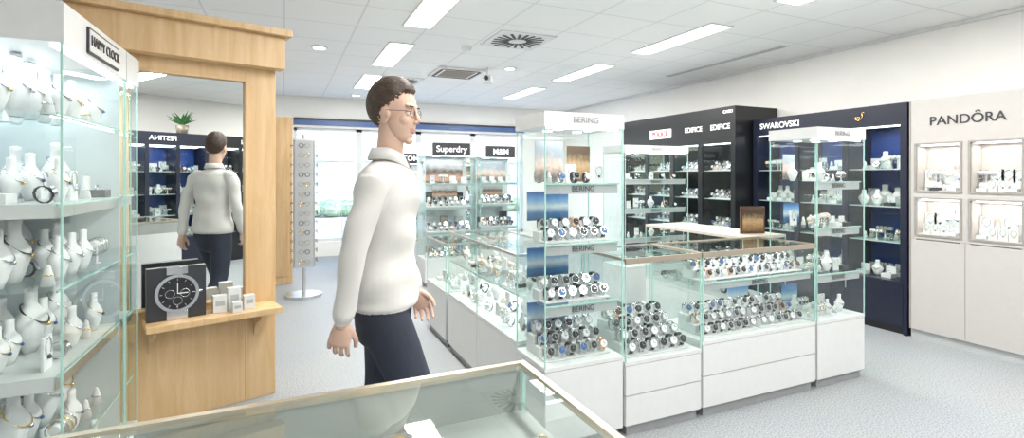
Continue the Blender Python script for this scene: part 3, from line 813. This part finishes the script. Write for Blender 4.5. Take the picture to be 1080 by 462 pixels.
for s in (-1, 1):
    man.sph((.0680, s * .030, .009), .0112, EYEW, 14, 10); man.sph((.0755, s * .030, .008), (.0045, .0055, .0055), BLACK, 10, 6)
    man.sph((.0695, s * .030, .0150), (.0115, .0145, .0062), SKIN, 12, 8); man.sph((.0690, s * .030, .0005), (.0110, .0140, .0045), SKIN, 12, 8)
    man.sph((.0835, s * .031, .034), (.006, .016, .003), HAIR, 12, 6)
    man.torus((.090, s * .030, .008), .0175, .0011, BLACK, Matrix.Rotation(pi / 2, 3, 'Y'), 20, 6)
    tube(man, [(.090, s * .0475, .012), (.080, s * .066, .013), (.0, s * .079, .013)], [.0012] * 3, BLACK, 6, Vector((0, 0, 1)))
man.box(.089, .091, -.0125, .0125, .011, .013, BLACK)
man.M = Matrix.Identity(4)
vs = []; fs = []; N = 44; K = 6
for i in range(N + 1):
    a = math.radians(22) + (2 * pi - math.radians(44)) * i / N
    fr = max(0, math.cos(a)) ** 2
    for (rr, z) in ((.060, 1.458), (.0605, 1.506 - .036 * fr), (.066, 1.508 - .036 * fr), (.080 + .014 * fr, 1.466 - .044 * fr), (.076 + .014 * fr, 1.460 - .044 * fr), (.062, 1.496 - .036 * fr)):
        vs.append((.018 + rr * math.cos(a) + .006 * fr, rr * math.sin(a) * 1.02, z))
for i in range(N):
    for k in range(K): fs.append((i * K + k, (i + 1) * K + k, (i + 1) * K + (k + 1) % K, i * K + (k + 1) % K))
man.add(vs, fs, SHIRT, True)
bd = MB()
tz = [.905, .96, 1.04, 1.14, 1.24, 1.33, 1.39, 1.425, 1.450]
rx = [.136, .132, .124, .116, .122, .126, .112, .090, .066]
ry = [.184, .181, .170, .160, .168, .176, .176, .150, .080]
p, r_ = spline([(.02 * (z - .9) / .6, 0, z) for z in tz], list(zip(ry, rx)), 4)
tube(bd, p, r_, SHIRT, 36, cap=.2)
tube(bd, [(.018, 0, 1.42), (.026, 0, 1.52), (.036, 0, 1.60)], [.056, .052, .053], SKIN, 20)
arms = {-1: [(.01, -.14, 1.400), (.0, -.184, 1.368), (-.030, -.212, 1.26), (-.060, -.228, 1.145), (-.075, -.228, 1.05), (-.100, -.223, .905)],
        1: [(.01, .14, 1.400), (.01, .184, 1.368), (.015, .212, 1.26), (.015, .228, 1.145), (.045, .228, 1.05), (.095, .220, .915)]}
for s, a in arms.items():
    p, r_ = spline(a, [.050, .056, .052, .047, .043, .037], 5)
    tube(bd, p, r_, SHIRT, 20, Vector((1, 0, 0)))
    e0, e1 = Vector(a[-2]), Vector(a[-1]); dd = (e1 - e0).normalized()
    tube(bd, [e1 - dd * .055, e1 - dd * .005], [.040, .039], SHIRT, 20, Vector((1, 0, 0)), cap=.1)
    tube(bd, [e1 - dd * .02, e1 + dd * .035], [.027, .025], SKIN, 16, Vector((1, 0, 0)))
p, r_ = spline([(0, 0, .80), (0, 0, .88), (0, 0, .98)], [(.150, .104), (.162, .110), (.150, .105)], 4); tube(bd, p, r_, PANTS, 30)
legs = {-1: [(0, -.085, .90), (.07, -.090, .73), (.155, -.094, .515), (.185, -.094, .36), (.235, -.094, .115)],
        1: [(0, .085, .90), (-.005, .090, .73), (-.03, .094, .50), (-.12, .094, .36), (-.275, .094, .175)]}
for s, a in legs.items():
    p, r_ = spline(a, [(.084, .096), (.080, .090), (.064, .070), (.062, .066), (.054, .058)], 6)
    tube(bd, p, r_, PANTS, 22)
tube(bd, [(.215, -.094, .052), (.27, -.096, .050), (.34, -.100, .040), (.42, -.104, .032), (.455, -.105, .028)], [(.034, .045), (.036, .046), (.044, .036), (.042, .027), (.030, .020)], SHOE, 18)
bd.box(.19, .46, -.135, -.065, .0, .022, SHOE)
tube(bd, [(-.335, .094, .155), (-.29, .095, .125), (-.23, .098, .085), (-.165, .10, .045), (-.12, .10, .028)], [(.032, .040), (.035, .044), (.042, .036), (.042, .028), (.032, .020)], SHOE, 18)
tube(bd, [(-.19, .1, .018), (-.11, .1, .016)], [(.038, .014), (.034, .012)], SHOE, 18)
def cloth_rule(c, m):
    if c.z < .70: return m
    if abs(c.y) < .185 and c.z < 1.2 and m in (SHIRT, PANTS): return SHIRT if c.z > .894 else PANTS
    return m
vs_, fs_, ms_ = remeshed(bd, .0065, 4, cloth_rule)
vs2 = []
for (x, y, z) in vs_:
    if .90 < z < 1.40:
        k = .006 * math.sin(26 * z + 16 * y + 9 * x) * math.sin(9 * y - 7 * z + 5 * x + 1) + .003 * math.sin(47 * z - 22 * x + 8 * y)
        k *= min(1, (z - .90) / .03)
        l = math.hypot(x, y) + 1e-6; x += k * x / l; y += k * y / l
    vs2.append((x, y, z))
merge_into(man, (vs2, fs_, ms_))
for s, a in arms.items():
    e0, e1 = Vector(a[-2]), Vector(a[-1]); ax = (e1 - e0).normalized()
    nrm = Vector((0, -s, 0)); nrm = (nrm - ax * nrm.dot(ax)).normalized()
    th = Vector((1, 0, 0)); th = (th - ax * th.dot(ax)); th = (th - nrm * th.dot(nrm)).normalized()
    M = Matrix(((ax.x, th.x, nrm.x, 0), (ax.y, th.y, nrm.y, 0), (ax.z, th.z, nrm.z, 0), (0, 0, 0, 1)))
    M = Matrix.Translation(e1 + ax * .025) @ M
    merge_into(man, make_hand(.5), M)
man.build("walking_man", (.36, 2.06, 0), math.radians(-20))

# ------------------------------------------------------------------ world, camera
w = bpy.data.worlds.new("World"); scene.world = w; w.use_nodes = True; t = w.node_tree
sky = t.nodes.new("ShaderNodeTexSky"); sky.sky_type = 'NISHITA'; sky.sun_disc = False; sky.sun_elevation = math.radians(40); sky.sun_rotation = 2.4
t.links.new(sky.outputs[0], t.nodes["Background"].inputs[0]); t.nodes["Background"].inputs[1].default_value = .95

cam = bpy.data.cameras.new("camera"); co = bpy.data.objects.new("camera", cam); COL.objects.link(co)
cam.sensor_width = 36; cam.sensor_fit = 'HORIZONTAL'; cam.lens = 18.0; cam.shift_y = -46 / 1080; cam.clip_start = .02
co.location = (0, 0, 1.4); co.rotation_euler = (pi / 2, 0, -math.radians(24))
scene.camera = co
scene.view_settings.view_transform = 'Standard'
